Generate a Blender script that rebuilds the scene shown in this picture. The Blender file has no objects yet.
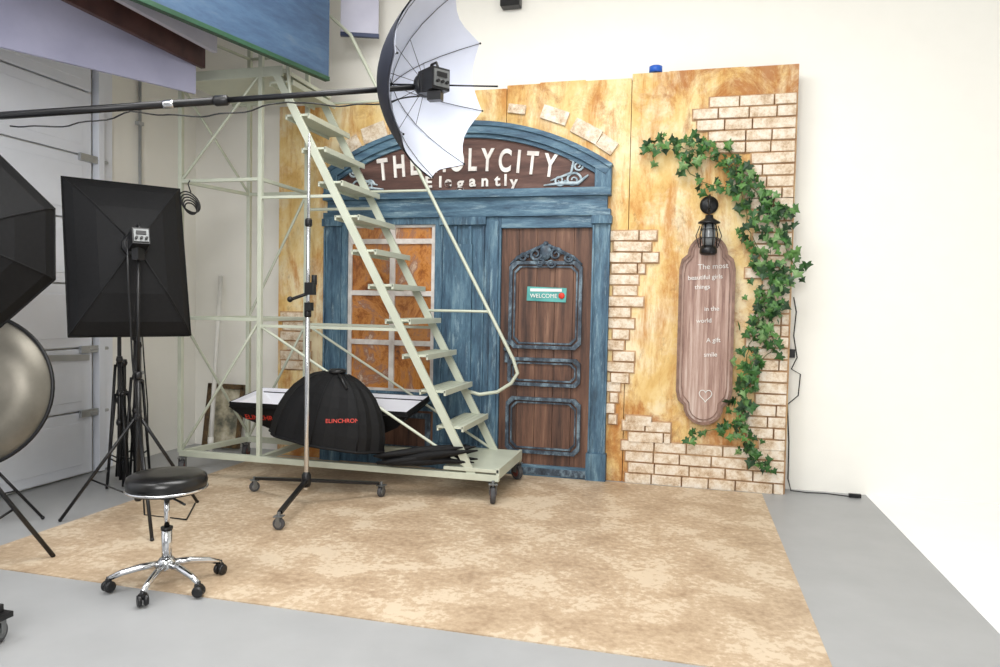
import bpy, bmesh, math, random
from mathutils import Vector as V, Matrix as M, Euler
random.seed(11)
S=bpy.context.scene
S.view_settings.view_transform='Standard'
def lin(c):
    o=[]
    for v in c[:3]:
        v=v/255.; o.append(v/12.92 if v<=.04045 else ((v+.055)/1.055)**2.4)
    return (o[0],o[1],o[2],1)
# ---------------------------------------------------------------- materials
def mat(name,stops,nscale=5,stretch=(1,1,1),detail=6,rough=.6,metal=0,bump=0,dist=0,spec=.5,nrough=.55,worn=()):
    m=bpy.data.materials.new(name);m.use_nodes=True;nt=m.node_tree;N=nt.nodes;L=nt.links
    b=N['Principled BSDF'];b.inputs['Roughness'].default_value=rough;b.inputs['Metallic'].default_value=metal
    b.inputs['Specular IOR Level'].default_value=spec
    tc=N.new('ShaderNodeTexCoord');mp=N.new('ShaderNodeMapping');mp.inputs['Scale'].default_value=stretch
    no=N.new('ShaderNodeTexNoise');no.inputs['Scale'].default_value=nscale;no.inputs['Detail'].default_value=detail
    no.inputs['Distortion'].default_value=dist;no.inputs['Roughness'].default_value=nrough
    L.new(tc.outputs['Object'],mp.inputs[0]);L.new(mp.outputs[0],no.inputs['Vector'])
    r=N.new('ShaderNodeValToRGB');e=r.color_ramp.elements
    while len(e)<len(stops): e.new(.5)
    for i,(p,c) in enumerate(stops): e[i].position=p;e[i].color=lin(c)
    L.new(no.outputs['Fac'],r.inputs[0]);out=r.outputs[0]
    for (col,lo,hi,k,sc) in worn:
        n2=N.new('ShaderNodeTexNoise');n2.inputs['Scale'].default_value=sc;n2.inputs['Detail'].default_value=10;n2.inputs['Roughness'].default_value=.78
        m2=N.new('ShaderNodeMapping');m2.inputs['Scale'].default_value=stretch;m2.inputs['Location'].default_value=(sc,lo*9,3)
        L.new(tc.outputs['Object'],m2.inputs[0]);L.new(m2.outputs[0],n2.inputs['Vector'])
        q=N.new('ShaderNodeMapRange');q.inputs['From Min'].default_value=lo;q.inputs['From Max'].default_value=hi;q.inputs['To Max'].default_value=k
        L.new(n2.outputs['Fac'],q.inputs['Value'])
        x=N.new('ShaderNodeMixRGB');L.new(q.outputs[0],x.inputs[0]);L.new(out,x.inputs[1]);x.inputs[2].default_value=lin(col);out=x.outputs[0]
    L.new(out,b.inputs['Base Color'])
    if bump:
        bp=N.new('ShaderNodeBump');bp.inputs['Strength'].default_value=bump;bp.inputs['Distance'].default_value=.01
        L.new(no.outputs['Fac'],bp.inputs['Height']);L.new(bp.outputs[0],b.inputs['Normal'])
    return m
def plain(name,c,rough=.5,metal=0,var=6,**k):
    d=lambda s:tuple(max(0,min(255,x+s)) for x in c)
    return mat(name,[(.35,d(-var)),(.65,d(var))],rough=rough,metal=metal,**k)
WHITE=plain('white_paint',(246,244,236),.7,var=1)
CYC=plain('cyc_paint',(247,247,246),.75,var=1)
CEIL=plain('ceiling_paint',(240,240,236),.8,var=2)
GFLOOR=mat('grey_floor_paint',[(.3,(154,155,156)),(.7,(163,164,165))],2.5,rough=.42)
GARAGE=plain('garage_panel_white',(234,238,246),.45,var=2)
GTRACK=plain('galvanised_steel',(185,188,190),.4,.6)
BLACKF=plain('black_nylon_fabric',(13,13,15),.7,var=3,nscale=40,spec=.3)
BLACKP=plain('black_plastic',(18,18,20),.38,var=3)
BLACKM=plain('black_metal',(26,26,28),.35,.3,var=3)
CHROME=plain('chrome',(215,216,218),.16,1.,var=3)
SILV=mat('silver_lining',[(.3,(112,108,98)),(.7,(146,141,130))],3,rough=.42,metal=.6,bump=.3)
WFAB=plain('white_diffuser_fabric',(240,240,246),.8,var=2)
CANW=plain('white_umbrella_cloth',(216,221,236),.8,var=2)
NAVY=plain('navy_umbrella_cloth',(18,20,36),.6,var=4)
VINYL=plain('black_vinyl',(16,15,15),.28,var=3)
RUBB=plain('grey_rubber',(70,70,72),.7,var=6)
REDW=plain('red_brown_wheel',(105,52,44),.5,var=8)
RED=plain('red_print',(205,50,30),.5)
LADD=plain('ladder_grey_paint',(194,199,182),.42,.1,var=4)
CLEG=plain('caster_leg_grey',(120,122,122),.4,.6)
PIPE=plain('white_pipe',(228,226,220),.5)
IVY=[mat('ivy_leaf_%d'%i,[(.35,a),(.65,b)],14,rough=.5) for i,(a,b) in enumerate([((30,70,28),(58,106,44)),((58,100,44),(98,142,70)),((22,48,26),(42,78,40)),((126,158,100),(70,114,58))])]
STEM=plain('ivy_stem',(90,98,50),.7)
WB=[((150,174,184),.55,.66,.8,9),((26,34,44),.56,.70,.75,5)]
BLUEW=mat('weathered_blue_wood',[(.34,(38,58,76)),(.46,(62,92,114)),(.54,(80,112,132)),(.64,(112,140,154))],7,(1.7,1.7,.24),9,.62,bump=.3,nrough=.76,worn=WB)
BLUEH=mat('weathered_blue_wood_cross',[(.34,(38,58,76)),(.46,(62,92,114)),(.54,(80,112,132)),(.64,(112,140,154))],7,(.24,1.6,1.8),9,.62,bump=.3,nrough=.76,worn=WB)
BROWNW=mat('brown_door_wood',[(.34,(50,32,26)),(.46,(86,58,45)),(.56,(108,76,59)),(.66,(136,102,82))],6,(2.4,2.2,.16),9,.6,bump=.25,nrough=.72,worn=[((40,28,24),.55,.68,.7,7)])
BOARD=mat('dark_sign_board',[(.3,(56,36,32)),(.5,(88,60,52)),(.68,(120,90,80))],6,(.25,2,2),7,.65,bump=.2,nrough=.7)
SLATE=mat('blue_black_moulding',[(.36,(32,42,52)),(.5,(60,74,88)),(.62,(110,130,142))],14,(1,1,.6),7,.5,bump=.2,nrough=.7)
LETTER=mat('cream_letters',[(.3,(204,196,190)),(.6,(236,232,226))],9,rough=.6)
SCROLL=mat('pale_blue_scroll',[(.3,(120,142,154)),(.6,(190,204,210))],16,rough=.6)
MULL=mat('pale_mullion',[(.3,(192,182,174)),(.6,(226,220,214))],10,rough=.6)
GLASS=mat('amber_painted_glass',[(.34,(84,48,28)),(.44,(156,92,38)),(.51,(196,132,66)),(.58,(150,106,86)),(.66,(218,196,170))],3.0,(1,1,.8),9,.3,dist=.8,nrough=.75)
PLAQ=mat('bleached_plaque_wood',[(.35,(124,94,84)),(.46,(160,130,118)),(.55,(186,160,148)),(.68,(214,200,190))],6,(3.2,3,.14),9,.65,bump=.2,nrough=.75)
PLEDGE=mat('plaque_edge',[(.3,(104,80,68)),(.7,(150,118,102))],14,rough=.6)
BRICK=mat('painted_stone_brick',[(.36,(176,146,116)),(.45,(210,188,160)),(.54,(230,216,196)),(.7,(242,236,226))],11,(1,1,1),10,.8,bump=.8,nrough=.8,worn=[((150,108,70),.58,.70,.75,5)])
MORT=mat('brown_mortar',[(.3,(150,110,76)),(.7,(204,170,132))],9,rough=.85)
TEAL=mat('teal_sign',[(.3,(60,140,138)),(.7,(96,176,170))],8,rough=.45)
CARD=plain('card_white',(232,230,226),.6)
LAV=mat('lavender_cloth',[(.3,(160,161,188)),(.7,(184,185,210))],2,rough=.8)
LAVW=mat('pale_backdrop_board',[(.3,(186,186,204)),(.7,(208,208,222))],2,rough=.7)
DBROWN=mat('dark_red_brown_board',[(.3,(58,34,34)),(.7,(84,54,50))],6,rough=.6)
BLUEP=mat('painted_blue_scenery',[(.28,(34,48,68)),(.44,(48,70,98)),(.56,(60,86,114)),(.68,(84,98,112)),(.8,(50,66,84))],1.6,(1,.5,2.4),10,.55,dist=.2,nrough=.75)
GREEN=plain('dark_green_batten',(26,66,44),.5)
NAVYB=plain('navy_board',(40,52,86),.5)
CUPB=plain('blue_tape',(30,92,190),.4)
GOLD=mat('dark_gilt_frame',[(.3,(44,32,22)),(.7,(108,84,50))],25,rough=.45,bump=.4)
ART=mat('frame_print',[(.3,(90,90,78)),(.5,(170,162,138)),(.7,(212,206,188))],9,rough=.5)
LGLASS=plain('lantern_glass',(120,124,126),.1,0)
def rugmat():
    m=bpy.data.materials.new('mottled_tan_vinyl');m.use_nodes=True;nt=m.node_tree;N=nt.nodes;L=nt.links
    b=N['Principled BSDF'];b.inputs['Roughness'].default_value=.5
    tc=N.new('ShaderNodeTexCoord')
    def nz(s,d,r,di=0):
        n=N.new('ShaderNodeTexNoise');n.inputs['Scale'].default_value=s;n.inputs['Detail'].default_value=d;n.inputs['Roughness'].default_value=r;n.inputs['Distortion'].default_value=di
        L.new(tc.outputs['Object'],n.inputs['Vector']);return n.outputs['Fac']
    def add(a,c,k):
        q=N.new('ShaderNodeMath');q.operation='MULTIPLY_ADD';L.new(c,q.inputs[0]);q.inputs[1].default_value=k;L.new(a,q.inputs[2]);return q.outputs[0]
    f=add(nz(2.6,6,.6,.4),nz(26,8,.7),.8)
    r=N.new('ShaderNodeValToRGB');e=r.color_ramp.elements
    st=[(.66,(158,134,108)),(.82,(178,155,128)),(.93,(190,168,141)),(1.0,(206,188,163))]
    while len(e)<4: e.new(.5)
    for i,(p,c) in enumerate(st): e[i].position=p;e[i].color=lin(c)
    L.new(f,r.inputs[0]);L.new(r.outputs[0],b.inputs['Base Color']);return m
RUG=rugmat()
def plaster():
    m=bpy.data.materials.new('ochre_painted_plaster');m.use_nodes=True;nt=m.node_tree;N=nt.nodes;L=nt.links
    b=N['Principled BSDF'];b.inputs['Roughness'].default_value=.75
    tc=N.new('ShaderNodeTexCoord')
    def noise(scale,st,det=8,ro=.6,di=0,loc=(0,0,0)):
        mp=N.new('ShaderNodeMapping');mp.inputs['Scale'].default_value=st;mp.inputs['Location'].default_value=loc;L.new(tc.outputs['Object'],mp.inputs[0])
        n=N.new('ShaderNodeTexNoise');n.inputs['Scale'].default_value=scale;n.inputs['Detail'].default_value=det;n.inputs['Roughness'].default_value=ro;n.inputs['Distortion'].default_value=di
        L.new(mp.outputs[0],n.inputs['Vector']);return n.outputs['Fac']
    def ramp(src,stops):
        r=N.new('ShaderNodeValToRGB');e=r.color_ramp.elements
        while len(e)<len(stops): e.new(.5)
        for i,(p,c) in enumerate(stops): e[i].position=p;e[i].color=lin(c) if len(c)==3 else c
        L.new(src,r.inputs[0]);return r.outputs[0]
    def mix(f,a,c):
        x=N.new('ShaderNodeMixRGB');L.new(f,x.inputs[0])
        for i,v in ((1,a),(2,c)):
            if isinstance(v,tuple): x.inputs[i].default_value=v
            else: L.new(v,x.inputs[i])
        return x.outputs[0]
    def math_(op,a,c):
        x=N.new('ShaderNodeMath');x.operation=op
        for i,v in ((0,a),(1,c)):
            if isinstance(v,(int,float)): x.inputs[i].default_value=v
            else: L.new(v,x.inputs[i])
        return x.outputs[0]
    g=lambda v:(v,v,v,1)
    base=ramp(noise(2.4,(1,1,.5),10,.7,.4),[(.34,(198,152,84)),(.45,(220,184,116)),(.55,(230,204,146)),(.68,(238,222,182))])
    pale=ramp(noise(1.6,(1,1,1),9,.68),[(.49,g(0)),(.60,g(.75))])
    c=mix(pale,base,lin((236,224,192)))
    st=ramp(noise(2.8,(1.7,1,.35),12,.76,.4),[(.49,g(0)),(.61,g(.8))])
    c=mix(st,c,lin((190,126,54)))
    sx=N.new('ShaderNodeSeparateXYZ');L.new(tc.outputs['Object'],sx.inputs[0])
    def mr(src,a,b_,t0,t1):
        q=N.new('ShaderNodeMapRange');q.inputs['From Min'].default_value=a;q.inputs['From Max'].default_value=b_;q.inputs['To Min'].default_value=t0;q.inputs['To Max'].default_value=t1
        L.new(src,q.inputs['Value']);return q.outputs[0]
    low=mr(sx.outputs['Z'],0,1.3,.2,-.04)
    side=mr(sx.outputs['X'],-.35,.7,-.04,.1)
    hi=mr(sx.outputs['Z'],2.7,3.45,-.02,.10)
    a=math_('ADD',math_('ADD',noise(3.0,(1,1,.8),12,.78,.6,(4,0,2)),math_('MAXIMUM',low,side)),math_('MAXIMUM',hi,-.02))
    c=mix(ramp(a,[(.54,g(0)),(.70,g(.85))]),c,lin((166,100,42)))
    dk=ramp(noise(5,(1.3,1,.6),12,.84,.3,(1,2,7)),[(.55,g(0)),(.67,g(.65))])
    c=mix(dk,c,lin((132,86,48)))
    L.new(c,b.inputs['Base Color'])
    bp=N.new('ShaderNodeBump');bp.inputs['Strength'].default_value=.35;bp.inputs['Distance'].default_value=.01
    L.new(noise(9,(1,1,1)),bp.inputs['Height']);L.new(bp.outputs[0],b.inputs['Normal'])
    return m
PLAST=plaster()
# ---------------------------------------------------------------- builder
def empty(name):
    o=bpy.data.objects.new(name,None);S.collection.objects.link(o);return o
class B:
    def __init__(s,name,mats,parent=None):
        s.bm=bmesh.new();s.name=name;s.mats=mats;s.parent=parent
    def face(s,vs,mi=0,smooth=False):
        try:
            f=s.bm.faces.new(vs);f.material_index=mi;f.smooth=smooth;return f
        except ValueError: return None
    def box(s,c,size,mi=0,rot=None):
        c=V(c);h=V(size)/2;R=rot.to_matrix() if isinstance(rot,Euler) else (rot if rot is not None else M.Identity(3))
        vs=[s.bm.verts.new(c+R@V((x*h.x,y*h.y,z*h.z))) for x in(-1,1) for y in(-1,1) for z in(-1,1)]
        for q in ((0,1,3,2),(4,6,7,5),(0,4,5,1),(2,3,7,6),(0,2,6,4),(1,5,7,3)): s.face([vs[i] for i in q],mi)
    def bb(s,x0,x1,y0,y1,z0,z1,mi=0): s.box(((x0+x1)/2,(y0+y1)/2,(z0+z1)/2),(x1-x0,y1-y0,z1-z0),mi)
    def beam(s,a,b,w,h,mi=0,up=(0,1,0)):
        a=V(a);b=V(b);d=b-a;x=d.normalized();u=V(up);y=(u-x*u.dot(x)).normalized();z=x.cross(y)
        s.box((a+b)/2,(d.length,w,h),mi,M((x,y,z)).transposed())
    def path(s,pts,r,mi=0,seg=8,closed=False,cap=True):
        pts=[V(p) for p in pts];n=len(pts)
        rs=r if isinstance(r,(list,tuple)) else [r]*n
        tang=[]
        for i in range(n):
            if closed: t=pts[(i+1)%n]-pts[i-1]
            else: t=pts[min(i+1,n-1)]-pts[max(i-1,0)]
            tang.append(t.normalized() if t.length>1e-9 else V((0,0,1)))
        u=tang[0].orthogonal().normalized();rings=[]
        for i in range(n):
            t=tang[i];u=(u-t*u.dot(t));u=u.normalized() if u.length>1e-6 else t.orthogonal().normalized();w=t.cross(u)
            rings.append([s.bm.verts.new(pts[i]+(u*math.cos(2*math.pi*k/seg)+w*math.sin(2*math.pi*k/seg))*rs[i]) for k in range(seg)])
        for i in range(n if closed else n-1):
            a=rings[i];b=rings[(i+1)%n]
            for k in range(seg): s.face([a[k],a[(k+1)%seg],b[(k+1)%seg],b[k]],mi,True)
        if cap and not closed:
            s.face(rings[0][::-1],mi);s.face(rings[-1],mi)
    def tube(s,a,b,r,mi=0,r2=None,seg=14): s.path([a,b],[r,r if r2 is None else r2],mi,seg)
    def lathe(s,prof,c=(0,0,0),mi=0,seg=24,axis=(0,0,1)):
        c=V(c);ax=V(axis).normalized();u=ax.orthogonal().normalized();w=ax.cross(u);rings=[]
        for (r,h) in prof:
            rings.append([s.bm.verts.new(c+ax*h+(u*math.cos(2*math.pi*k/seg)+w*math.sin(2*math.pi*k/seg))*max(r,1e-4)) for k in range(seg)])
        for a,b in zip(rings,rings[1:]):
            for k in range(seg): s.face([a[k],a[(k+1)%seg],b[(k+1)%seg],b[k]],mi,True)
        s.face(rings[0][::-1],mi);s.face(rings[-1],mi)
    def ring(s,c,R,r,axis=(0,0,1),mi=0,seg=32,rs=8,sc=(1,1)):
        c=V(c);ax=V(axis).normalized();u=ax.orthogonal().normalized();w=ax.cross(u)
        s.path([c+u*math.cos(2*math.pi*k/seg)*R*sc[0]+w*math.sin(2*math.pi*k/seg)*R*sc[1] for k in range(seg)],r,mi,rs,True)
    def ball(s,c,r,mi=0,sc=(1,1,1),seg=14):
        c=V(c);n=seg//2
        prof=[(math.sin(math.pi*i/n),-math.cos(math.pi*i/n)) for i in range(n+1)]
        rings=[[s.bm.verts.new(c+V((max(p[0],1e-3)*math.cos(2*math.pi*k/seg)*r*sc[0],max(p[0],1e-3)*math.sin(2*math.pi*k/seg)*r*sc[1],p[1]*r*sc[2]))) for k in range(seg)] for p in prof]
        for a,b in zip(rings,rings[1:]):
            for k in range(seg): s.face([a[k],a[(k+1)%seg],b[(k+1)%seg],b[k]],mi,True)
    def prism(s,pts,y0,y1,mi=0):
        a=[s.bm.verts.new((p[0],y0,p[1])) for p in pts];b=[s.bm.verts.new((p[0],y1,p[1])) for p in pts]
        s.face(a,mi);s.face(b[::-1],mi);n=len(pts)
        for i in range(n): s.face([a[i],b[i],b[(i+1)%n],a[(i+1)%n]],mi)
    def band(s,outer,inner,y0,y1,mi=0,closed=False):
        n=len(outer);rows=[[s.bm.verts.new((p[0],y,p[1])) for p in L_] for L_,y in ((outer,y0),(inner,y0),(inner,y1),(outer,y1))]
        for i in range(n if closed else n-1):
            j=(i+1)%n
            for a,b in ((0,1),(1,2),(2,3),(3,0)): s.face([rows[a][i],rows[a][j],rows[b][j],rows[b][i]],mi)
        if not closed:
            s.face([rows[k][0] for k in range(4)],mi);s.face([rows[k][-1] for k in (3,2,1,0)],mi)
    def frame(s,x0,x1,z0,z1,w,y0,y1,mi=0):
        s.band([(x0,z0),(x1,z0),(x1,z1),(x0,z1)],[(x0+w,z0+w),(x1-w,z0+w),(x1-w,z1-w),(x0+w,z1-w)],y0,y1,mi,True)
    def text(s,body,size,loc,rot=(math.pi/2,0,0),mi=0,ext=.006,off=0,align='CENTER',sx=1):
        cu=bpy.data.curves.new('tmp','FONT');cu.body=body;cu.size=size;cu.extrude=ext;cu.offset=off;cu.align_x=align;cu.align_y='CENTER'
        ob=bpy.data.objects.new('tmp',cu);S.collection.objects.link(ob);bpy.context.view_layer.update()
        me=bpy.data.meshes.new_from_object(ob.evaluated_get(bpy.context.evaluated_depsgraph_get()))
        X=M.Translation(V(loc))@(rot if isinstance(rot,M) else Euler(rot).to_matrix().to_4x4())@M.Diagonal((sx,1,1,1))
        vs=[s.bm.verts.new(X@v.co) for v in me.vertices]
        for p in me.polygons: s.face([vs[i] for i in p.vertices],mi)
        bpy.data.objects.remove(ob);bpy.data.meshes.remove(me)
    def done(s,bevel=0,solid=0,normals=True):
        if normals: bmesh.ops.recalc_face_normals(s.bm,faces=s.bm.faces)
        me=bpy.data.meshes.new(s.name);s.bm.to_mesh(me);s.bm.free()
        for m in s.mats: me.materials.append(m)
        o=bpy.data.objects.new(s.name,me);S.collection.objects.link(o)
        if s.parent: o.parent=s.parent
        if bevel:
            md=o.modifiers.new('bevel','BEVEL');md.width=bevel;md.segments=2;md.limit_method='ANGLE';md.angle_limit=math.radians(50)
        return o
def arc(cx,cz,R,a0,a1,n=24): return [(cx+R*math.cos(math.radians(a0+(a1-a0)*i/n)),cz+R*math.sin(math.radians(a0+(a1-a0)*i/n))) for i in range(n+1)]

# ---------------------------------------------------------------- room shell
WX=-4.95; BY=.20
b=B('floor',[GFLOOR]);b.bb(-5.2,1.47,-9,.5,-.1,0);b.done()
b=B('floor_cyclorama',[CYC]);b.bb(1.47,7,-9,.5,-.1,.004);b.done()
b=B('wall_back',[WHITE]);b.bb(-5.2,7,BY,.5,0,4.7);b.done()
b=B('wall_left',[WHITE]);b.bb(-5.2,WX,-9,.2,0,4.7);b.done()
b=B('wall_right',[CYC]);b.bb(6.0,6.2,-9,.2,0,4.7);b.done()
b=B('ceiling',[CEIL]);b.bb(-5.2,7,-9,.5,4.7,4.8);b.done()
g=empty('door_1')
b=B('sections',[GARAGE],g);z=.02
while z<3.3:
    b.bb(WX+.012,WX+.05,-6.5,-1.2,z,z+.52);
    b.bb(WX+.05,WX+.057,-6.4,-3.6,z+.08,z+.44);b.bb(WX+.05,WX+.057,-3.4,-1.3,z+.08,z+.44); z+=.535
b.done(.006)
b=B('track',[GTRACK,GARAGE],g)
b.bb(WX+.02,WX+.09,-1.16,-1.10,0.01,3.5,1);b.bb(WX+.012,WX+.03,-1.1,-.95,0.01,3.6,1)
for z in (.5,1.04,1.57,2.1,2.64): 
    b.bb(WX+.05,WX+.08,-1.34,-1.12,z,z+.06);b.tube((WX+.07,-1.25,z+.03),(WX+.07,-1.05,z+.03),.014)
b.beam((WX+.07,-1.25,1.0),(WX+.07,-1.9,1.03),.01,.05,0,up=(1,0,0))
b.done(.002)
b=B('wall_conduit',[GTRACK,PIPE,BLACKP]);b.tube((WX+.03,-.62,.3),(WX+.03,-.62,3.8),.014,0,seg=10);b.bb(WX+.004,WX+.06,-.68,-.56,1.25,1.42,1)
for z in(.8,2.0,3.1): b.bb(WX+.004,WX+.05,-.65,-.59,z,z+.03,0)
b.path([(WX+.05,-.62,1.25),(WX+.06,-.6,.9),(WX+.08,-.58,.5),(WX+.1,-.6,.1),(WX+.2,-.7,.02)],.006,2,6);b.done()
b=B('vinyl_floor_mat',[RUG]);b.bb(-3.95,.637,-3.16,-.06,.0,.006);b.done()
# ---------------------------------------------------------------- painted shop-front flat
bd=empty('shopfront_backdrop_flat')
b=B('panels',[PLAST],bd)
seams=[(-3.86,-2.72,3.38),(-2.715,-1.60,3.43),(-1.595,-.505,3.455),(-.50,.82,3.49)]
for x0,x1,zt in seams: b.bb(x0,x1,0,.07,0,zt)
for x0,x1,zt in ((-.2,.4,3.495),(-1.3,-.9,3.465)): b.bb(x0,x1,.004,.05,3.3,zt)
b.done(.003)
b=B('rear_braces',[PIPE],bd)
for x in(-3.6,-2.2,-.8,.6): b.bb(x,x+.06,.07,.12,0,3.3)
b.done()
bk=B('brick_patches',[BRICK,MORT],bd)
def bricks(z0,z1,xl,xr,rowh=.094,bw=.26):
    z=z0;k=0
    while z<z1:
        a=xl(z);c=xr(z);x=a+(random.uniform(-.03,.05));
        if k%2: x-=bw*.25
        x=max(x,a-.03)
        while x<c-.05:
            w=min(bw*random.uniform(.75,1.15),c-x)
            if c-(x+w)<.06: w=c-x
            h=rowh-.014;d=random.uniform(.018,.034)
            bk.box((x+w/2,-d/2,z+h/2),(w-.012,d,h),0,Euler((random.uniform(-.03,.03),random.uniform(-.02,.02),random.uniform(-.03,.03))))
            bk.box((x+w/2,-.003,z+h/2),(w+.012,.008,h+.022),1)
            x+=w
        z+=rowh;k+=1
jit=lambda s:random.uniform(-s,s)
bricks(2.42,3.26,lambda z:(.06 if z>2.95 else (.22 if z>2.72 else .42))+jit(.07),lambda z:.81)
bricks(.36,2.42,lambda z:(.50 if z>1.9 else .54)+jit(.06),lambda z:.81)
bricks(.0,.36,lambda z:-.47+jit(.04),lambda z:.81)
bricks(.36,.50,lambda z:-.48+jit(.03),lambda z:-.10)
bricks(.50,.55,lambda z:-.46,lambda z:-.26)
bricks(.86,2.14,lambda z:-.64,lambda z:(-.27 if z>1.85 else (-.36 if z>1.45 else -.45))+jit(.06))
bricks(.50,.86,lambda z:-.64,lambda z:-.56+jit(.03))
bricks(.85,1.35,lambda z:-3.80,lambda z:-3.52+jit(.06))
for x,z,w,h,a in ((-2.86,3.09,.24,.15,.3),(-3.1,2.98,.2,.13,.5),(-1.16,3.17,.24,.12,.35),(-.88,3.02,.26,.13,.5),(-.70,2.90,.16,.12,.6),(-1.5,3.24,.16,.08,.15)):
    bk.box((x,-.012,z),(w,.028,h),0,Euler((0,-a if x<-2 else a,0)))
bk.done(.009)
cx=-1.995
fr=B('blue_joinery',[BLUEW,BLUEH,BROWNW,SLATE],bd)
R=2.38;cz=.74;a0=math.degrees(math.asin(1.345/R))
fr.band(arc(cx,cz,R,90+a0,90-a0),arc(cx,cz,R-.085,90+a0,90-a0),-.09,0,1)
fr.band(arc(cx,cz,R-.085,90+a0,90-a0),arc(cx,cz,R-.12,90+a0,90-a0),-.06,0,1)
fr.band(arc(cx,cz,R+.02,90+a0,90-a0),arc(cx,cz,R-.02,90+a0,90-a0),-.11,0,1)
fr.bb(-3.34,-.65,-.10,0,2.46,2.53,1);fr.bb(-3.31,-.68,-.06,0,2.34,2.46,1);fr.bb(-3.34,-.65,-.085,0,2.29,2.345,1)
fr.bb(-3.34,-3.2,-.085,0,2.53,2.72);fr.bb(-.79,-.65,-.085,0,2.53,2.72)
def pil(x0,x1,z0,z1,fl=2):
    fr.bb(x0,x1,-.05,0,z0,z1);w=(x1-x0)
    for i in range(fl+1):
        xx=x0+w*i/fl; fr.bb(max(x0,xx-.016),min(x1,xx+.016),-.075,-.05,z0+.25,z1-.08)
    fr.bb(x0-.012,x1+.012,-.09,0,z0,z0+.24);fr.bb(x0-.012,x1+.012,-.09,0,z1-.07,z1)
pil(-3.34,-3.16,0,2.29,1);pil(-.80,-.65,0,2.29,1);pil(-2.17,-1.76,0,2.29,3)
fr.bb(-2.06,-1.87,-.085,-.05,.5,2.05,0)
fr.bb(-1.76,-1.61,-.06,0,0,2.29);fr.bb(-1.70,-1.63,-.08,-.06,.1,2.25);fr.bb(-1.61,-.80,-.06,0,2.19,2.29,1)
fr.bb(-1.61,-.80,-.07,0,0,.10,1);fr.bb(-1.5,-.80,-.078,-.07,.02,.08,3)
fr.frame(-3.16,-2.17,.63,2.29,.06,-.06,0,0)
fr.bb(-3.2,-2.15,-.12,0,.60,.67,1);fr.bb(-3.16,-2.17,-.04,0,0,.60,0);fr.bb(-3.1,-2.23,-.046,-.04,.12,.52,2)
fr.frame(-3.08,-2.25,.14,.50,.05,-.065,-.04,3)
fr.done(.006)
w=B('window_panes',[GLASS,MULL],bd)
w.bb(-3.11,-2.22,-.012,0,.67,2.25,0)
for x in(-3.09,-2.655,-2.245): w.bb(x-.026,x+.026,-.035,-.01,.67,2.25,1)
for z in(.69,1.14,1.60,2.08,2.23): w.bb(-3.11,-2.22,-.032,-.01,z-.024,z+.024,1)
w.done(.004)
s=B('arched_sign_board',[BOARD,LETTER,SCROLL],bd)
a1=math.degrees(math.asin(1.2/(R-.11)))
s.prism([(-.79,2.52)]+[( -.79,2.66)]+arc(cx,cz,R-.1,90-a1,90+a1)+[(-3.2,2.66),(-3.2,2.52)],-.03,0,0)
txt="THE HOLYCITY";n=len(txt)
adv={'I':.08,' ':.10,'E':.125,'L':.12};tot=sum(adv.get(c,.155) for c in txt);x=-1.97-tot/2*1.04
for c in txt:
    wd=adv.get(c,.155);xm=x+wd/2
    if c!=' ': s.text(c,.275,(xm,-.035,2.795-.07*((xm+2.0)/.8)**2),mi=1,ext=.008,off=.007,sx=.62,rot=M.Rotation(math.pi/2,4,'X')@M.Rotation(-(xm+2.0)*.14,4,'Z'))
    x+=wd*1.04
x=-2.36
for c in "Elegantly":
    s.text(c,.14,(x+.05,-.035,2.61 if c not in 'gy' else 2.595),mi=1,ext=.008,off=.004);x+=.075 if c in 'lt' else .115
def spiral(obj,x,z,s0,sg,mi,y=-.04,r=.012,turn=1.5,ph=0):
    pts=[]
    for i in range(26):
        t=i/25;a=ph+sg*turn*2*math.pi*t;rr=s0*(1-t*.82);pts.append((x+rr*math.cos(a),y,z+rr*math.sin(a)))
    obj.path(pts,[r*(1-.5*i/25) for i in range(26)],mi,6)
for sgn,xx in ((1,-.98),(-1,-3.01)):
    spiral(s,xx,2.60,.07,sgn,2);spiral(s,xx-.12*sgn,2.60,.05,-sgn,2);spiral(s,xx+.04*sgn,2.72,.05,-sgn,2,ph=math.pi/2)
    s.path([(xx-.26*sgn,-.04,2.56),(xx-.1*sgn,-.045,2.575),(xx+.04*sgn,-.045,2.57),(xx+.13*sgn,-.04,2.64)],[.006,.016,.018,.008],2,6)
    s.path([(xx-.2*sgn,-.04,2.6),(xx-.02*sgn,-.045,2.66),(xx+.0*sgn,-.045,2.76),(xx-.07*sgn,-.04,2.80)],[.006,.014,.014,.005],2,6)
s.done()
d=B('door_leaf',[BROWNW,SLATE,TEAL,CARD,RED],bd)
for i in range(5): d.bb(-1.61+.162*i+.002,-1.61+.162*(i+1)-.002,-.028,0,.10,2.19,0)
def fancy(x0,x1,z0,z1,n=.05,w=.022,top=True):
    def outl(o):
        X0,X1,Z0,Z1=x0+o,x1-o,z0+o,z1-o
        return [(X0+n,Z0),(X1-n,Z0),(X1-n*.5,Z0+n*.5),(X1,Z0+n),(X1,Z1-n),(X1-n*.5,Z1-n*.5),(X1-n,Z1),(X0+n,Z1),(X0+n*.5,Z1-n*.5),(X0,Z1-n),(X0,Z0+n),(X0+n*.5,Z0+n*.5)]
    d.band(outl(0),outl(w*1.3),-.06,-.025,1,True);d.band(outl(w*1.9),outl(w*2.5),-.045,-.025,1,True)
fancy(-1.53,-.88,1.13,1.90);fancy(-1.53,-.88,.80,1.05,.04);fancy(-1.54,-.87,.20,.70)
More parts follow.
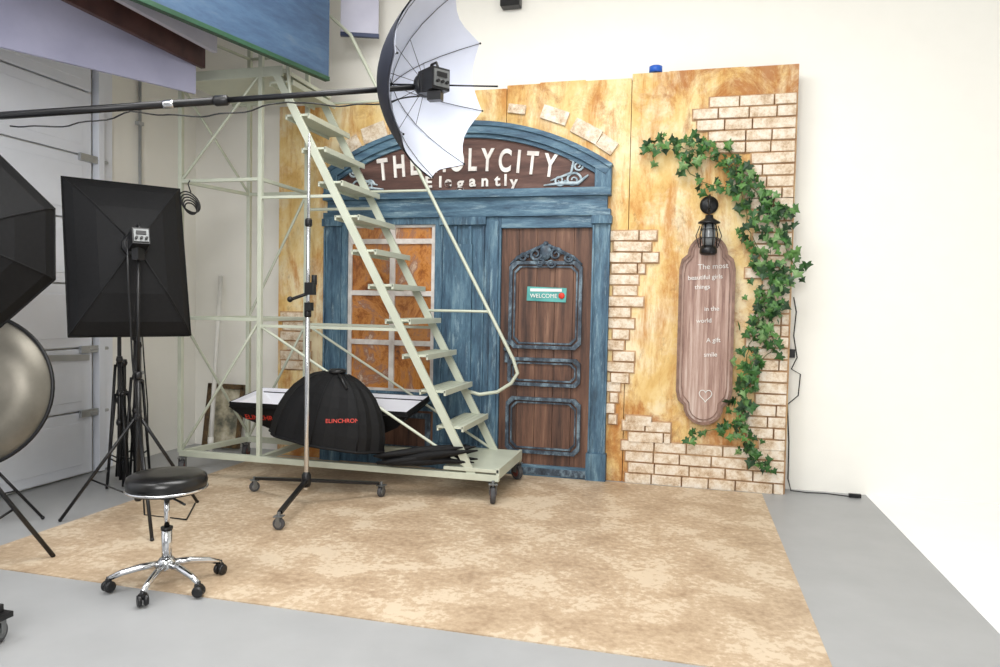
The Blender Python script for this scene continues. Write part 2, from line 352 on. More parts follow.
for sgn in(1,-1):
    spiral(d,-1.205+sgn*.09,1.96,.055,sgn,1,-.06,.016);spiral(d,-1.205+sgn*.2,1.93,.04,-sgn,1,-.06,.014)
    d.path([(-1.205+sgn*.32,-.05,1.87),(-1.205+sgn*.25,-.06,1.93),(-1.205+sgn*.12,-.06,1.99),(-1.205,-.06,2.05)],[.008,.016,.018,.012],1,6)
    spiral(d,-1.205+sgn*.05,1.88,.04,-sgn,1,-.06,.011)
d.ball((-1.205,-.06,1.98),.055,1,(1,.5,1.3));d.ball((-1.205,-.06,2.05),.024,1)
d.box((-1.195,-.034,1.61),(.35,.01,.125),2,Euler((0,.03,0)));d.bb(-1.34,-1.06,-.042,-.038,1.635,1.66,3);d.text("WELCOME",.05,(-1.22,-.043,1.595),mi=3,ext=.002);d.ball((-1.06,-.045,1.60),.028,4,(1,.3,1))
d.bb(-1.56,-1.52,-.05,-.02,1.0,1.2,1);d.ball((-1.54,-.08,1.12),.025,1)
d.done(.003)
# ---------------------------------------------------------------- plaque, lantern, ivy
p=B('arched_wooden_plaque',[PLAQ,PLEDGE,CARD]);pc=.155
def plq(o):
    W=.225-o;w2=.16-o
    right=[(w2,.70-.0+o*.5),(W*.92,.74+o),(W,.82+o),(W,1.84-o),(W*.92,1.92-o),(w2,1.96-o*.5)]
    top=[(w2*math.cos(t),1.96+(w2*.98)*math.sin(t)) for t in [math.pi*i/12 for i in range(1,12)]]
    left=[(-x,z) for x,z in right[::-1]]
    bot=[(-w2*math.cos(t),.70-(w2)*math.sin(t)) for t in [math.pi*i/12 for i in range(1,12)]]
    return [(pc+x,z) for x,z in right+top+left+bot]
p.prism(plq(.012),-.05,-.005,0);p.band(plq(0),plq(.022),-.065,-.005,1,True);p.band(plq(.04),plq(.047),-.056,-.045,1,True)
for t,x,z,sz in (("The most",.20,1.86,.062),("beautiful girls",.14,1.77,.052),("things",.12,1.69,.052),("in the",.20,1.51,.052),("world",.14,1.41,.052),("A gift",.22,1.25,.052),("smile",.20,1.13,.052)):
    p.text(t,sz,(x,-.054,z),mi=2,ext=.0025,off=.0,rot=M.Rotation(math.pi/2,4,'X')@M.Rotation(.06,4,'Z'))
hp=[]
for i in range(32):
    t=2*math.pi*i/32;hp.append((.17+.0042*16*math.sin(t)**3*.75,-.053,.79+.0035*(13*math.cos(t)-5*math.cos(2*t)-2*math.cos(3*t)-math.cos(4*t))))
p.path(hp,.004,2,5,True);p.done()
l=B('wall_lantern',[BLACKM,LGLASS]);lx=.155
l.lathe([(.075,0),(.075,.012),(.05,.02),(.02,.035)],(lx,-.006,2.37),0,20,(0,-1,0))
l.path([(lx,-.02,2.37),(lx,-.08,2.42),(lx,-.14,2.43),(lx,-.18,2.38),(lx,-.18,2.31)],.010,0,8)
l.path([(lx,-.02,2.34),(lx,-.06,2.28),(lx,-.10,2.33),(lx,-.15,2.40)],.006,0,8)
l.ring((lx,-.18,2.295),.018,.004,(0,1,0),0,14,6)
l.lathe([(.008,.05),(.03,.045),(.035,.02),(.085,-.01),(.09,-.02),(.05,-.03)],(lx,-.18,2.22),0,20)
l.lathe([(.045,0),(.055,-.05),(.055,-.12),(.045,-.17)],(lx,-.18,2.19),1,16)
l.lathe([(.05,0),(.065,-.02),(.07,-.035),(.07,-.06),(.055,-.075),(.02,-.08)],(lx,-.18,2.02),0,20)
for k in range(6):
    a=k*math.pi/3;l.path([(lx+.05*math.cos(a),-.18+.05*math.sin(a),2.2),(lx+.068*math.cos(a),-.18+.068*math.sin(a),2.11),(lx+.06*math.cos(a),-.18+.06*math.sin(a),2.0)],.0055,0,5)
for z in(2.15,2.08): l.ring((lx,-.18,z),.067,.0035,(0,0,1),0,20,5)
l.path([(lx-.07,-.18,2.18),(lx-.10,-.18,2.1),(lx-.07,-.18,2.0)],.004,0,5);l.path([(lx+.07,-.18,2.18),(lx+.10,-.18,2.1),(lx+.07,-.18,2.0)],.004,0,5)
l.done()
iv=B('ivy_vine',IVY+[STEM])
leafp=[(0,-.05),(.22,-.30),(.52,-.34),(.44,-.02),(.80,.16),(.46,.34),(.30,.52),(.20,.62),(0,1.05),(-.20,.62),(-.30,.52),(-.46,.34),(-.80,.16),(-.44,-.02),(-.52,-.34),(-.22,-.30)]
def leaf(c,sz):
    rot=Euler((random.gauss(0,.45),random.gauss(math.pi,1.0),random.gauss(0,.5)),'XYZ').to_matrix()
    mi=random.choices([0,1,2,3],[5,3,2.5,1.6])[0]
    cv=iv.bm.verts.new(V(c)+rot@V((0,-.10*sz,.15*sz)))
    vs=[iv.bm.verts.new(V(c)+rot@V((x*sz,.10*sz*abs(x)+random.uniform(-.03,.03)*sz,z*sz))) for x,z in leafp]
    for i in range(len(vs)): iv.face([cv,vs[i],vs[(i+1)%len(vs)]],mi)
strands=[
 ([(-.36,2.80),(-.27,2.88),(-.12,2.86),(.05,2.78),(.2,2.72),(.36,2.66)],.06,1.0),
 ([(-.15,2.86),(0,2.92),(.15,2.84),(.3,2.8),(.42,2.6)],.05,.8),
 ([(-.1,2.8),(.0,2.62),(.12,2.54),(.3,2.5),(.45,2.55)],.06,.9),
 ([(.3,2.72),(.45,2.55),(.55,2.4),(.68,2.35),(.78,2.28)],.08,1.1),
 ([(.34,2.6),(.42,2.4),(.46,2.2),(.5,2.05),(.56,1.9)],.07,1.0),
 ([(.55,2.45),(.66,2.25),(.74,2.1),(.77,1.95),(.84,1.85)],.065,1.1),
 ([(.5,2.1),(.6,1.9),(.66,1.75),(.6,1.55),(.55,1.4)],.09,1.3),
 ([(.76,1.95),(.76,1.8),(.68,1.65),(.70,1.5)],.07,.9),
 ([(.62,1.65),(.56,1.4),(.5,1.2),(.47,1.0),(.44,.8)],.09,1.3),
 ([(.68,1.55),(.66,1.35),(.70,1.2),(.6,1.1)],.06,.8),
 ([(.48,1.1),(.52,.9),(.46,.7),(.44,.55),(.5,.42)],.07,1.1),
 ([(.45,.6),(.3,.52),(.16,.49),(.05,.47)],.035,.9),
 ([(.46,.5),(.52,.38),(.6,.28),(.70,.18)],.055,1.2),
]
for pts,wd,dn in strands:
    P=[V((x,-.055-random.uniform(0,.02),z)) for x,z in pts];fine=[]
    for i in range(len(P)-1):
        for k in range(6):
            t=k/6;q=P[i].lerp(P[i+1],t);fine.append(q+V((random.uniform(-.008,.008),random.uniform(-.006,.006),random.uniform(-.008,.008))))
    fine.append(P[-1]);iv.path(fine,.0035,4,5)
    ln=sum((a-b_).length for a,b_ in zip(fine,fine[1:]))
    for _ in range(int(ln*52*dn)):
        q=random.choice(fine);sz=random.uniform(.038,.074)
        leaf((q.x+random.gauss(0,wd*.75),-.06-random.uniform(0,.09),q.z+random.gauss(0,wd*.75)),sz)
iv.done(normals=False)
b=B('tape_roll',[CUPB,CARD]);b.lathe([(.045,0),(.055,.004),(.055,.05),(.045,.055)],(-.31,.03,3.495),0,24);b.done()
b=B('wall_speaker',[BLACKM]);b.bb(-1.70,-1.52,.08,.19,4.19,4.37);b.tube((-1.61,.14,4.37),(-1.61,.19,4.5),.012);b.done(.01)
b=B('power_cable',[BLACKP])
b.path([(.86,.17,1.62),(.88,.14,1.5),(.87,.17,1.3),(.90,.15,1.12),(.86,.16,1.02),(.93,.15,.98),(.92,.16,.8),(.84,.17,.72),(.86,.16,.4),(.86,.14,.1),(.88,.1,.012),(1.0,.08,.010),(1.15,.1,.010),(1.32,.06,.010)],.005,0,6)
b.box((1.36,.06,.02),(.09,.03,.03),0);b.box((.86,.175,1.15),(.05,.03,.07),0);b.done()
# ---------------------------------------------------------------- rolling ladder
NY,FY=-1.02,-.28
L_=B('rolling_warehouse_ladder',[LADD,RUBB,REDW,CLEG])
sx=lambda z:-1.55-(z-.2)*.545
for y in(NY,FY):
    L_.beam((sx(.2),y,.2),(sx(3.36),y,3.36),.028,.062,0)
for k in range(11):
    z=.56+.272*k;x=sx(z)
    L_.bb(x-.10,x+.11,NY+.01,FY-.01,z-.012,z+.006);L_.bb(x+.095,x+.112,NY+.01,FY-.01,z-.034,z+.01);L_.bb(x-.105,x-.09,NY+.01,FY-.01,z-.034,z+.006)
    for q in range(4): L_.bb(x-.075+.045*q,x-.065+.045*q,NY+.03,FY-.03,z+.006,z+.010)
L_.bb(-1.78,-1.34,NY-.02,FY+.02,.235,.262);L_.bb(-1.36,-1.335,NY-.02,FY+.02,.19,.27)
for y,x0 in((NY,-4.16),(FY,-4.0)): L_.beam((x0,y,.195),(-1.34,y,.195),.045,.05,0)
for xa,xb in((-4.16,-4.0),(-3.4,-3.4),(-1.38,-1.38)): L_.beam((xa,NY,.195),(xb,FY,.195),.045,.045,0,up=(0,0,1))
up={'nl':(-4.16,NY),'fl':(-4.0,FY),'nr':(-3.4,NY),'fr':(-3.4,FY)}
for k,(x,y) in up.items(): L_.beam((x,y,.2),(x,y,4.1),.036,.036,0)
P_=lambda k,z:(up[k][0],up[k][1],z)
def st(a,b_,r=.014): L_.tube(a,b_,r,0,seg=8)
for z in(1.35,2.5): 
    for a,c in(('nl','nr'),('fl','fr'),('nl','fl'),('nr','fr')): L_.beam(P_(a,z),P_(c,z),.028,.028,0,up=(0,0,1))
for a,c,z0,z1 in(('nl','nr',.2,1.35),('nl','nr',2.5,3.36),('fl','fr',1.35,2.5),('nl','fl',1.35,.25),('nl','fl',3.3,2.5),('fl','fr',.2,1.3)): st(P_(a,z0),P_(c,z1),.012)
for y in(NY,FY):
    for z in(2.35,1.3): L_.beam((-3.4,y,z),(sx(z),y,z),.024,.024,0)
    st((-3.4,y,1.3),(sx(.25),y,.25),.012)
L_.bb(-4.18,sx(3.36)+.1,NY-.01,FY+.01,3.34,3.375)
L_.beam((-4.18,NY,3.36),(-3.2,NY,3.36),.03,.08);L_.beam((-4.18,FY,3.36),(-3.2,FY,3.36),.03,.08)
for z in(3.75,4.1):
    for a,c in(('nl','nr'),('fl','fr'),('nl','fl')): L_.tube(P_(a,z),P_(c,z),.015,0,seg=8)
hz=lambda z:-1.40-(z-1.0)*.545
L_.path([(sx(.76),FY,.76),(-1.72,FY,.73),(-1.56,FY,.76),(-1.44,FY,.84),(-1.385,FY,.93),(hz(1.05),FY,1.05),(hz(2),FY,2.0),(hz(3.2),FY,3.2),(hz(3.9),FY,3.9),(hz(3.9)-.2,FY,4.08),(-3.4,FY,4.1)],.0155,0,10)
for z in(1.45,2.5,3.3): L_.tube((sx(z),FY,z),(hz(z)-.0,FY,z),.012,0,seg=8)
L_.path([(-3.4,NY,4.1),(-3.3,NY,4.05),(-3.2,NY,3.85),(-3.16,NY,3.4),(sx(3.1),NY,3.1)],.0155,0,10)
def caster(o,x,y,wr,mw,mr,ml,top,ang=0,w=.03):
    ax=V((math.cos(ang),math.sin(ang),0))
    c=V((x,y,wr+.007))
    o.lathe([(wr*.55,-w/2),(wr*.9,-w/2),(wr,-w/4),(wr,w/4),(wr*.9,w/2),(wr*.55,w/2)],c,mw,20,ax)
    o.lathe([(wr*.2,-w/2-.002),(wr*.58,-w/2-.002),(wr*.58,w/2+.002),(wr*.2,w/2+.002)],c,mr,16,ax)
    for s_ in(-1,1): o.beam(c+ax*s_*(w/2+.007),c+ax*s_*(w/2+.007)+V((0,0,wr*1.25)),.005,wr*.7,ml,up=ax)
    o.box(c+V((0,0,wr*1.25)),(w+.03,w+.03,.008),ml,Euler((0,0,ang)));o.tube((x,y,wr*1.25),(x,y,top),.012,ml,seg=8)
for x,y,a in((-1.38,NY-.03,.3),(-1.38,FY+.03,.9),(-4.14,NY,.4),(-4.02,FY,.2)): caster(L_,x,y,.066,1,2,3,.18,a,.04)
L_.done(.002)
# ---------------------------------------------------------------- chrome rolling stand
r_=B('rolling_light_stand',[CHROME,BLACKM,RUBB,CLEG]);X,Y=-2.68,-1.52
r_.tube((X,Y,.12),(X,Y,1.42),.0175);r_.tube((X,Y,1.40),(X,Y,2.1),.0145);r_.tube((X,Y,2.1),(X,Y,2.66),.011);r_.tube((X,Y,2.66),(X,Y,2.72),.007)
r_.lathe([(.025,0),(.034,.02),(.034,.09),(.022,.11)],(X,Y,.14),1,16)
for z in(1.42,2.08): r_.lathe([(.02,0),(.026,.01),(.026,.05),(.02,.06)],(X,Y,z-.03),1,16)
r_.box((X+.03,Y-.02,1.60),(.07,.05,.09),1);r_.tube((X+.0,Y-.03,1.56),(X-.10,Y-.06,1.52),.012,1);r_.ball((X-.11,Y-.06,1.52),.022,1);r_.tube((X+.05,Y,1.63),(X+.05,Y,1.70),.02,1);r_.box((X+.02,Y-.02,1.47),(.05,.05,.06),1)
for x,y in((-3.25,-1.31),(-2.55,-2.10),(-2.25,-1.14)):
    d_=V((x-X,y-Y,0)).normalized()
    r_.beam((X,Y,.19),(x-d_.x*.02,y-d_.y*.02,.115),.034,.022,1,up=V((0,0,1)).cross(d_))
    caster(r_,x,y,.04,2,3,3,.125,random.uniform(0,3),.03)
r_.done(.002)
# ---------------------------------------------------------------- stool
s=B('swivel_stool',[VINYL,CHROME,BLACKP]);X,Y=-2.60,-3.09
s.lathe([(.10,.50),(.180,.505),(.195,.53),(.200,.555),(.193,.582),(.17,.595),(.09,.600),(.001,.597)],(X,Y,0),0,40)
s.ring((X,Y,.522),.196,.007,(0,0,1),1,40,8)
s.box((X,Y,.49),(.16,.16,.02),2);s.tube((X,Y,.47),(X,Y,.49),.03,2);s.path([(X,Y,.48),(X+.12,Y-.06,.475),(X+.18,Y-.09,.47)],.006,2,6)
s.tube((X,Y,.30),(X,Y,.48),.014,1);s.tube((X,Y,.13),(X,Y,.31),.026,1);s.lathe([(.03,0),(.048,.01),(.048,.05),(.03,.07)],(X,Y,.085),1,20);s.tube((X,Y,.30),(X,Y,.315),.03,2)
for a in (222,290,346,54,132):
    a=math.radians(a-4);ex,ey=X+.27*math.cos(a),Y+.27*math.sin(a)
    s.path([(X+.03*math.cos(a),Y+.03*math.sin(a),.12),(X+.12*math.cos(a),Y+.12*math.sin(a),.115),(X+.21*math.cos(a),Y+.21*math.sin(a),.098),(ex,ey,.075)],[.020,.018,.016,.013],1,10)
    s.tube((ex,ey,.04),(ex,ey,.085),.010,2)
    pa=V((-math.sin(a+.6),math.cos(a+.6),0))
    for q in(-1,1): s.lathe([(.012,-.010),(.026,-.010),(.029,-.004),(.029,.004),(.026,.010),(.012,.010)],V((ex,ey,.036))+pa*q*.015,2,16,pa)
    s.box((ex,ey,.060),(.03,.03,.02),2,Euler((0,0,a)))
s.done()
# ---------------------------------------------------------------- light stands and modifiers
def tripod(o,x,y,h,spread,mi=0,a0=0,r=.014,hub=.62,low=.16):
    o.tube((x,y,low-.02),(x,y,h*.55),r,mi,seg=10);o.tube((x,y,h*.55),(x,y,h),r*.75,mi,seg=10)
    for z in(h*.55,hub,low): o.lathe([(r*1.3,-.02),(r*1.7,-.01),(r*1.7,.02),(r*1.3,.03)],(x,y,z),mi,10)
    for k in range(3):
        a=a0+k*2*math.pi/3;f=V((x+spread*math.cos(a),y+spread*math.sin(a),.014));top=V((x+.02*math.cos(a),y+.02*math.sin(a),hub))
        o.tube(top,f,r*.8,mi,seg=8);o.tube(V((x,y,low)),top.lerp(f,.6),r*.45,mi,seg=8);o.ball(f,.013,mi,seg=8)
def softbox(o,c,n,W,H,depth,mo=0,mi_=1,sides=4,up=(0,0,1),lip=.04,open_=False,bulge=.0):
    c=V(c);n=V(n).normalized();u=(V(up)-n*V(up).dot(n)).normalized();r=u.cross(n)
    k=sides
    def ring(sc,off,q=0):
        if sides==4: pts=[(-W/2,-H/2),(W/2,-H/2),(W/2,H/2),(-W/2,H/2)]
        else: pts=[(W/2*math.cos(2*math.pi*(j+.5)/sides),H/2*math.sin(2*math.pi*(j+.5)/sides)) for j in range(sides)]
        return [o.bm.verts.new(c+r*(x*sc)+u*(y*sc)+n*off) for x,y in pts]
    prof=[(1,lip),(1,0),(.86+bulge,-depth*.3),(.55+bulge*1.2,-depth*.68),(.14,-depth)]
    rg=[ring(s_,of) for s_,of in prof]
    for a,b_ in zip(rg,rg[1:]):
        for i in range(k): o.face([a[i],a[(i+1)%k],b_[(i+1)%k],b_[i]],mo)
    o.face(rg[-1],mo)
    ins=[ring(s_*.985,of+(.004 if i else 0)) for i,(s_,of) in enumerate(prof)]
    if open_:
        for a,b_ in zip(ins,ins[1:]):
            for i in range(k): o.face([a[i],b_[i],b_[(i+1)%k],a[(i+1)%k]],mi_)
        o.face(ins[-1],mi_)
        for i in range(k): o.face([rg[0][i],ins[0][i],ins[0][(i+1)%k],rg[0][(i+1)%k]],mo)
    else:
        dd=ring(.985,lip-.02);o.face(dd,mi_)
    for i in range(k):
        o.path([rg[1][i].co.copy(),rg[2][i].co.copy(),rg[3][i].co.copy(),rg[4][i].co.copy()],.006,mo,6)
    o.path([rg[1][i].co.copy() for i in range(k)],.008,mo,6,True)
    ap=c-n*depth
    o.lathe([(.07,-.02),(.085,0),(.085,.03),(.07,.04)],ap-n*.03,2,18,n)
    return ap,r,u
def flash(o,p,d,L=.26,r=.055,mi=2,body=2):
    p=V(p);d=V(d).normalized();z=V((0,0,1));y=(z-d*z.dot(d)).normalized();x=y.cross(d);R_=M((x,y,d)).transposed()
    o.box(p+d*(L*.5),(r*2.1,r*2.2,L),mi,R_);o.lathe([(r*1.15,0),(r*1.25,.01),(r*1.25,.04),(r*1.1,.05)],p-d*.04,mi,20,d)
    o.box(p+d*(L+.004),(r*1.8,r*1.7,.008),3,R_)
    o.box(p+d*(L+.010)+y*r*.35,(r*1.2,r*.5,.006),mi,R_)
    for k in range(3): o.lathe([(.009,0),(.009,.018)],p+d*(L+.006)+x*(k-1)*.03-y*.02,mi,10,d)
    o.path([p+d*.03+y*r*1.1,p+d*.05+y*(r*1.1+.04),p+d*(L-.05)+y*(r*1.1+.04),p+d*(L-.03)+y*r*1.1],.008,mi,6)
mats4=[BLACKF,WFAB,BLACKP,CLEG,RED]
o=B('square_softbox_on_stand',mats4);n=V((-.75,.58,-.28)).normalized();cc_=V((-3.82,-2.0,1.79))
ap,r,u=softbox(o,cc_,n,.76,1.13,.24)
flash(o,ap-n*.03,-n,.18,.05)
o.text("ELINCHROM",.035,cc_-r*.22-u*.50-n*.035,mi=4,ext=.001,rot=M((-r,u,-n)).transposed().to_4x4())
h=ap-n*.12
o.box(h-V((0,0,.08)),(.05,.06,.10),2);tripod(o,h.x,h.y,h.z-.1,.50,2,math.radians(80),.014,.70)
o.path([h+V((0,-.1,0)),h+V((.03,-.12,-.3)),h+V((-.02,-.03,-.8)),h+V((.03,-.02,-1.3)),V((h.x+.05,h.y,.05)),V((h.x+.3,h.y+.1,.012)),V((h.x+.1,h.y+.45,.012))],.006,2,6)
o.done()
o=B('octagonal_softbox_on_stand',mats4);n=V((-.72,.70,-.04)).normalized()
ap,r,u=softbox(o,(-4.00,-3.10,1.82),n,1.04,1.10,.30,sides=8,bulge=.05)
flash(o,ap-n*.03,-n,.2);h=ap-n*.12
o.box(h-V((0,0,.09)),(.05,.06,.10),2);tripod(o,h.x,h.y,h.z-.1,.50,2,math.radians(66),.016,.80)
o.done()
o=B('reflector_disc_on_stand',[SILV,BLACKM,BLACKP,CLEG]);c=V((-4.42,-2.70,.90));n=V((.45,-.88,.16)).normalized()
o.lathe([(.001,.004),(.25,.008),(.495,.004),(.495,-.004),(.001,-.004)],c,0,56,n);o.ring(c,.498,.012,n,1,64,8)
tripod(o,c.x-.08,c.y+.10,1.45,.4,1,.6,.012,.5);o.done()
# umbrella on boom
um=empty('umbrella_boom_light')
hc=V((-1.42,-2.3,2.76));ax=V((1.0,-.15,-.12)).normalized()
u=(V((.16,.0,1))-ax*V((.16,0,1)).dot(ax)).normalized();r=ax.cross(u)
o=B('canopy',[CANW,NAVY,BLACKM],um);Rr=.53;dp=.36;NS=8
cc=hc+V((.035,0,0))
def canopy(mi,scale,shift):
    rows=[]
    for j in range(9):
        t=j/8;row=[]
        for k in range(NS*6):
            a=2*math.pi*k/(NS*6);ph=(k%6)/6;scal=1-.085*math.sin(math.pi*ph)*t**1.5
            rr=Rr*t*scal*scale;hh=-dp*(1-(t*scal)**2)*scale
            row.append(o.bm.verts.new(cc+u*rr*math.cos(a)+r*rr*math.sin(a)+ax*(hh+shift)))
        rows.append(row)
    m_=NS*6
    for a,b_ in zip(rows,rows[1:]):
        for k in range(m_):
            if a is rows[0]: o.face([a[0],b_[k],b_[(k+1)%m_]],mi)
            else: o.face([a[k],b_[k],b_[(k+1)%m_],a[(k+1)%m_]],mi,True)
canopy(0,1,0);canopy(1,1.012,-.006)
for k in range(NS):
    a=2*math.pi*k/NS;pts=[]
    for j in range(7):
        t=j/6;pts.append(cc+(u*math.cos(a)+r*math.sin(a))*Rr*t*.99+ax*(-dp*(1-t*t)+.006))
    o.path(pts,.0022,2,5);o.path([pts[3],cc-ax*.12],.0018,2,5)
    o.ball(pts[-1],.007,2,seg=8)
o.path([cc-ax*(dp+.05),cc+ax*.34],.005,2,8)
o.done(normals=False)
o=B('flash_and_boom',[BLACKP,CHROME,BLACKM,CLEG],um)
flash(o,hc+V((-.06,-.03,.0)),V((.8,-.6,.0)),.15,.055,0)
o.box(hc+V((-.02,-.06,-.01)),(.10,.09,.11),0);o.box(hc+V((.02,-.10,-.09)),(.08,.05,.05),0)
bdir=V((-3.78,-3.0,2.52))-hc;e=hc+bdir*1.26
o.tube(hc+bdir*.02,hc+bdir*.5,.0165,2);o.tube(hc+bdir*.5,e,.022,2);o.lathe([(.025,-.04),(.03,-.03),(.03,.03),(.025,.04)],hc+bdir*.5,0,16,bdir)
o.lathe([(.022,-.03),(.024,-.02),(.024,.02),(.022,.03)],hc+bdir*.62,1,16,bdir)
o.path([hc+bdir*t+V((0,.02*math.sin(t*60),-.03-.05*abs(math.sin(t*9)))) for t in [i/60 for i in range(2,60)]],.0045,0,6)
o.ball(e,.05,0);o.tube(e,e+bdir.normalized()*.2,.02,2)
tripod(o,e.x,e.y,e.z,.55,2,1.9,.018,1.0)
o.done()
for i,(x,y,h) in enumerate(((-4.42,-1.42,1.35),(-4.34,-1.3,1.15),(-4.24,-1.45,1.22),(-4.5,-1.28,1.0),(-4.30,-1.55,1.05))):
    o=B('folded_light_stand',[BLACKM,BLACKP])
    o.tube((x,y,.1),(x,y,h),.015,0)
    for k in range(3):
        a=k*2.1+i;o.tube((x+.09*math.cos(a),y+.09*math.sin(a),.012),(x+.03*math.cos(a),y+.03*math.sin(a),h*.72),.011,0,seg=8)
        o.tube((x,y,.2),(x+.07*math.cos(a),y+.07*math.sin(a),.25),.006,0,seg=6)
    for z in(h*.72,h*.5,h-.03): o.lathe([(.02,-.02),(.026,0),(.02,.03)],(x,y,z),1,10)
    o.ball((x+.03,y,h*.72),.02,1);o.done()
# ---------------------------------------------------------------- gear lying on the ladder base
o=B('strip_softbox',mats4)
softbox(o,(-2.93,-.69,.64),(.0,-.14,1),1.62,.50,.34,up=(0,1,0),open_=True)
o.text("ELINCHROM",.065,(-3.38,-.975,.53),mi=4,ext=.001,rot=M.Rotation(math.radians(118),4,'X'));o.done()
# dome softbox leaning on its side of the strip box: six flat-sided fabric panels, tilted to the right
o=B('folded_dome_softbox',mats4);c=V((-2.77,-1.06,.40));TR=M.Rotation(math.radians(7),3,'Y')
rows=[];nn=8
for j in range(9):
    t=j/8;a_=t*math.pi/2;row=[]
    for k in range(nn*4):
        th=2*math.pi*(k+2)/(nn*4);f=1-.075*(1-abs(math.cos(nn/2*th)))
        rad=(math.cos(a_)**.95)*f;row.append(o.bm.verts.new(c+TR@V((.50*rad*math.cos(th)+.03*math.sin(a_),.25*rad*math.sin(th),.56*math.sin(a_)**1.0))))
    rows.append(row)
for a,b_ in zip(rows,rows[1:]):
    for k in range(nn*4): o.face([a[k],a[(k+1)%(nn*4)],b_[(k+1)%(nn*4)],b_[k]],0,j<2)
o.face(rows[0][::-1],0)
for k in range(2,nn*4,4): o.path([rows[j][k].co.copy() for j in range(8)],.007,0,5)
o.path([v.co.copy() for v in rows[0]],.012,0,6,True)
o.lathe([(.05,0),(.07,.01),(.07,.03),(.05,.04)],c+TR@V((.03,0,.545)),2,16)
o.path([c+V((.10,0,.55)),c+V((.17,-.1,.53)),c+V((.25,-.14,.44))],.01,2,6)
o.text("ELINCHROM",.045,(-2.52,-1.27,.60),mi=4,ext=.001,rot=M.Rotation(math.radians(25),4,'Z')@M.Rotation(math.radians(72),4,'X'));o.done()
o=B('folded_umbrella_bundle',[BLACKF,BLACKP])
for i in range(9):
    a=V((-2.30+random.uniform(-.05,.1),-1.12+random.uniform(-.07,.1),.26+random.uniform(0,.07)));e=V((-1.56+random.uniform(-.1,.06),-1.0+random.uniform(-.08,.12),.30+random.uniform(0,.14)))
    o.path([a,a.lerp(e,.15),a.lerp(e,.5),a.lerp(e,.9),e],[.008,.024,.034,.016,.005],0,7)
o.done()
o=B('framed_print',[GOLD,ART]);R_=Euler((math.radians(-9),0,0)).to_matrix();c=V((-4.50,.06,.34))
def fb(dx,dz,w_,h_,t,m,dy=0): o.box(c+R_@V((dx,dy,dz)),(w_,t,h_),m,R_)
fb(0,0,.36,.56,.012,1);fb(-.19,0,.05,.64,.03,0,-.008);fb(.19,0,.05,.64,.03,0,-.008);fb(0,.295,.42,.05,.03,0,-.008);fb(0,-.295,.42,.05,.03,0,-.008);o.done(.005)
o=B('white_plastic_pipe',[PIPE]);o.tube((-4.40,-.30,.01),(-4.62,.16,1.75),.022,0);o.tube((-4.41,-.28,.10),(-4.42,-.26,.18),.027,0);o.done()
o=B('coiled_cable',[BLACKP])
for k in range(5): o.ring((-4.05+.01*k,-1.05-.01*k,2.32-.015*k),.08-.008*k,.006,(.3,-1,.1*k),0,28,5,(.8,1.3))
o.path([(-4.05,-1.05,2.5),(-4.06,-1.06,2.47),(-4.04,-1.05,2.40)],.005,0,5);o.done()
o=B('equipment_cart',[BLACKM,RUBB,CLEG,BLACKP]);
for x,y in((-2.84,-3.84),(-2.78,-4.10),(-3.4,-3.84),(-3.4,-4.10)): caster(o,x,y,.045,1,2,2,.12,.3,.035)
o.bb(-3.44,-2.80,-4.14,-3.80,.11,.135,0);o.bb(-3.4,-2.83,-4.12,-3.82,.135,.17,3)
for x,y in((-3.42,-3.82),(-3.42,-4.12)): o.tube((x,y,.1),(x,y,.85),.012,0)
o.bb(-3.44,-3.10,-4.14,-3.80,.45,.47,0);o.done(.004)
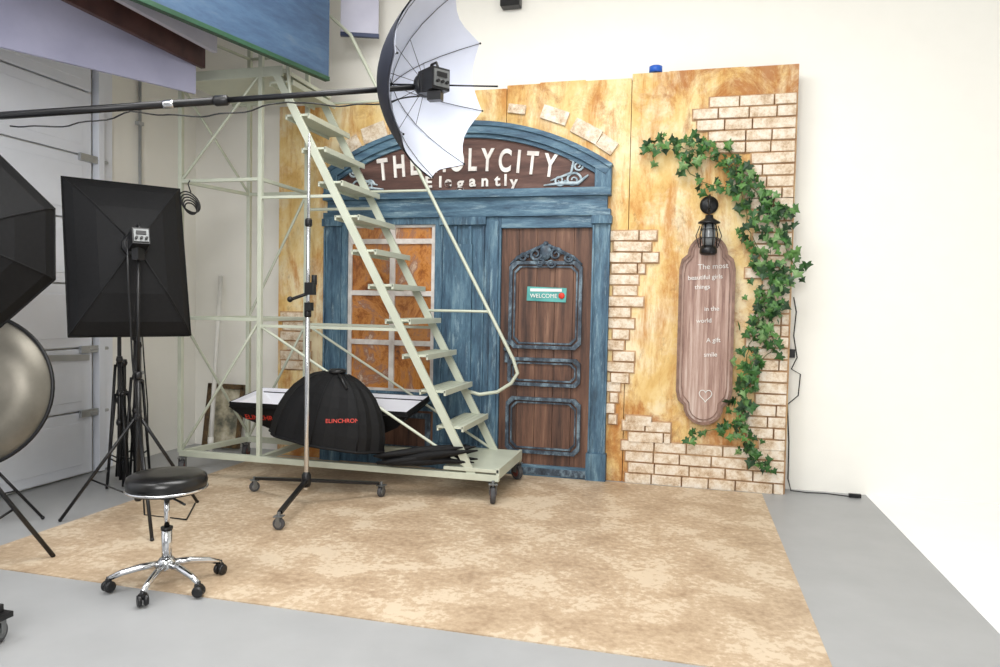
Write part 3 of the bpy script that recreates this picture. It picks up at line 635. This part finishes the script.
# ---------------------------------------------------------------- hanging scenery top-left
def hang(name,a,c,z0,m,th=.04,batten=None,z1=4.5):
    o=B(name,[m,batten or m,GTRACK]);a=V((a[0],a[1],0));c=V((c[0],c[1],0));d_=(c-a).normalized()
    o.beam(a+V((0,0,(z0+z1)/2)),c+V((0,0,(z0+z1)/2)),th,z1-z0,0,up=V((0,0,1)).cross(d_))
    if batten: o.beam(a+V((0,0,z0+.015)),c+d_*.005+V((0,0,z0+.015)),th+.01,.035,1,up=V((0,0,1)).cross(d_))
    for t in(.15,.5,.85): o.tube(a.lerp(c,t)+V((0,0,z1-.02)),a.lerp(c,t)+V((0,0,4.7)),.008,2,seg=6)
    o.done(.003)
hang('hanging_cloth_backdrop',(-4.75,-3.4),(-3.74,-1.39),3.1,LAV,.03)
hang('hanging_scenery_board',(-3.72,-3.9),(-3.69,-1.36),3.3,DBROWN,.04)
hang('hanging_scenery_board',(-3.62,-3.9),(-3.60,-1.34),3.42,LAVW,.04)
hang('hanging_painted_flat',(-3.45,-3.3),(-2.88,-.89),3.3,BLUEP,.04,GREEN)
hang('hanging_painted_flat',(-3.12,-.20),(-2.80,-.08),3.93,LAVW,.03,NAVYB)
# ---------------------------------------------------------------- lights
def area(name,loc,rot,size,en,col=(1,1,1),sy=None):
    l=bpy.data.lights.new(name,'AREA');l.energy=en;l.size=size;l.color=col
    if sy: l.shape='RECTANGLE';l.size_y=sy
    o=bpy.data.objects.new(name,l);S.collection.objects.link(o);o.location=loc;o.rotation_euler=rot;return o
area('ceiling_fill_light',(-1.3,-2.9,4.55),(0,0,0),3.2,178,(1,.995,.98),2.0)
area('ceiling_fill_light',(-3.6,-5.6,4.55),(0,math.radians(-12),0),1.8,72,(1,1,1),1.4)  # unseen fill lamp, added to brighten the left wall and garage door
area('bounce_flash_light',(-.4,-8.2,3.2),(math.radians(68),0,math.radians(6)),2.6,236,(1,.99,.98))
W=bpy.data.worlds.new('w');S.world=W;W.use_nodes=True;W.node_tree.nodes['Background'].inputs[0].default_value=(.98,.99,1,1);W.node_tree.nodes['Background'].inputs[1].default_value=.42
# ---------------------------------------------------------------- camera
yaw,pitch,roll=.2530,.0381,-.0189
F=V((-math.sin(yaw)*math.cos(pitch),math.cos(yaw)*math.cos(pitch),-math.sin(pitch)));Rv=V((math.cos(yaw),math.sin(yaw),0));D=F.cross(Rv)
R2=Rv*math.cos(roll)+D*math.sin(roll);D2=-Rv*math.sin(roll)+D*math.cos(roll)
cd=bpy.data.cameras.new('camera');cam=bpy.data.objects.new('camera',cd);S.collection.objects.link(cam);S.camera=cam
cd.sensor_width=36;cd.lens=25.92;cd.clip_start=.05
mw=M((R2,-D2,-F)).transposed().to_4x4();mw.translation=V((0,-6.2633,1.5));cam.matrix_world=mw
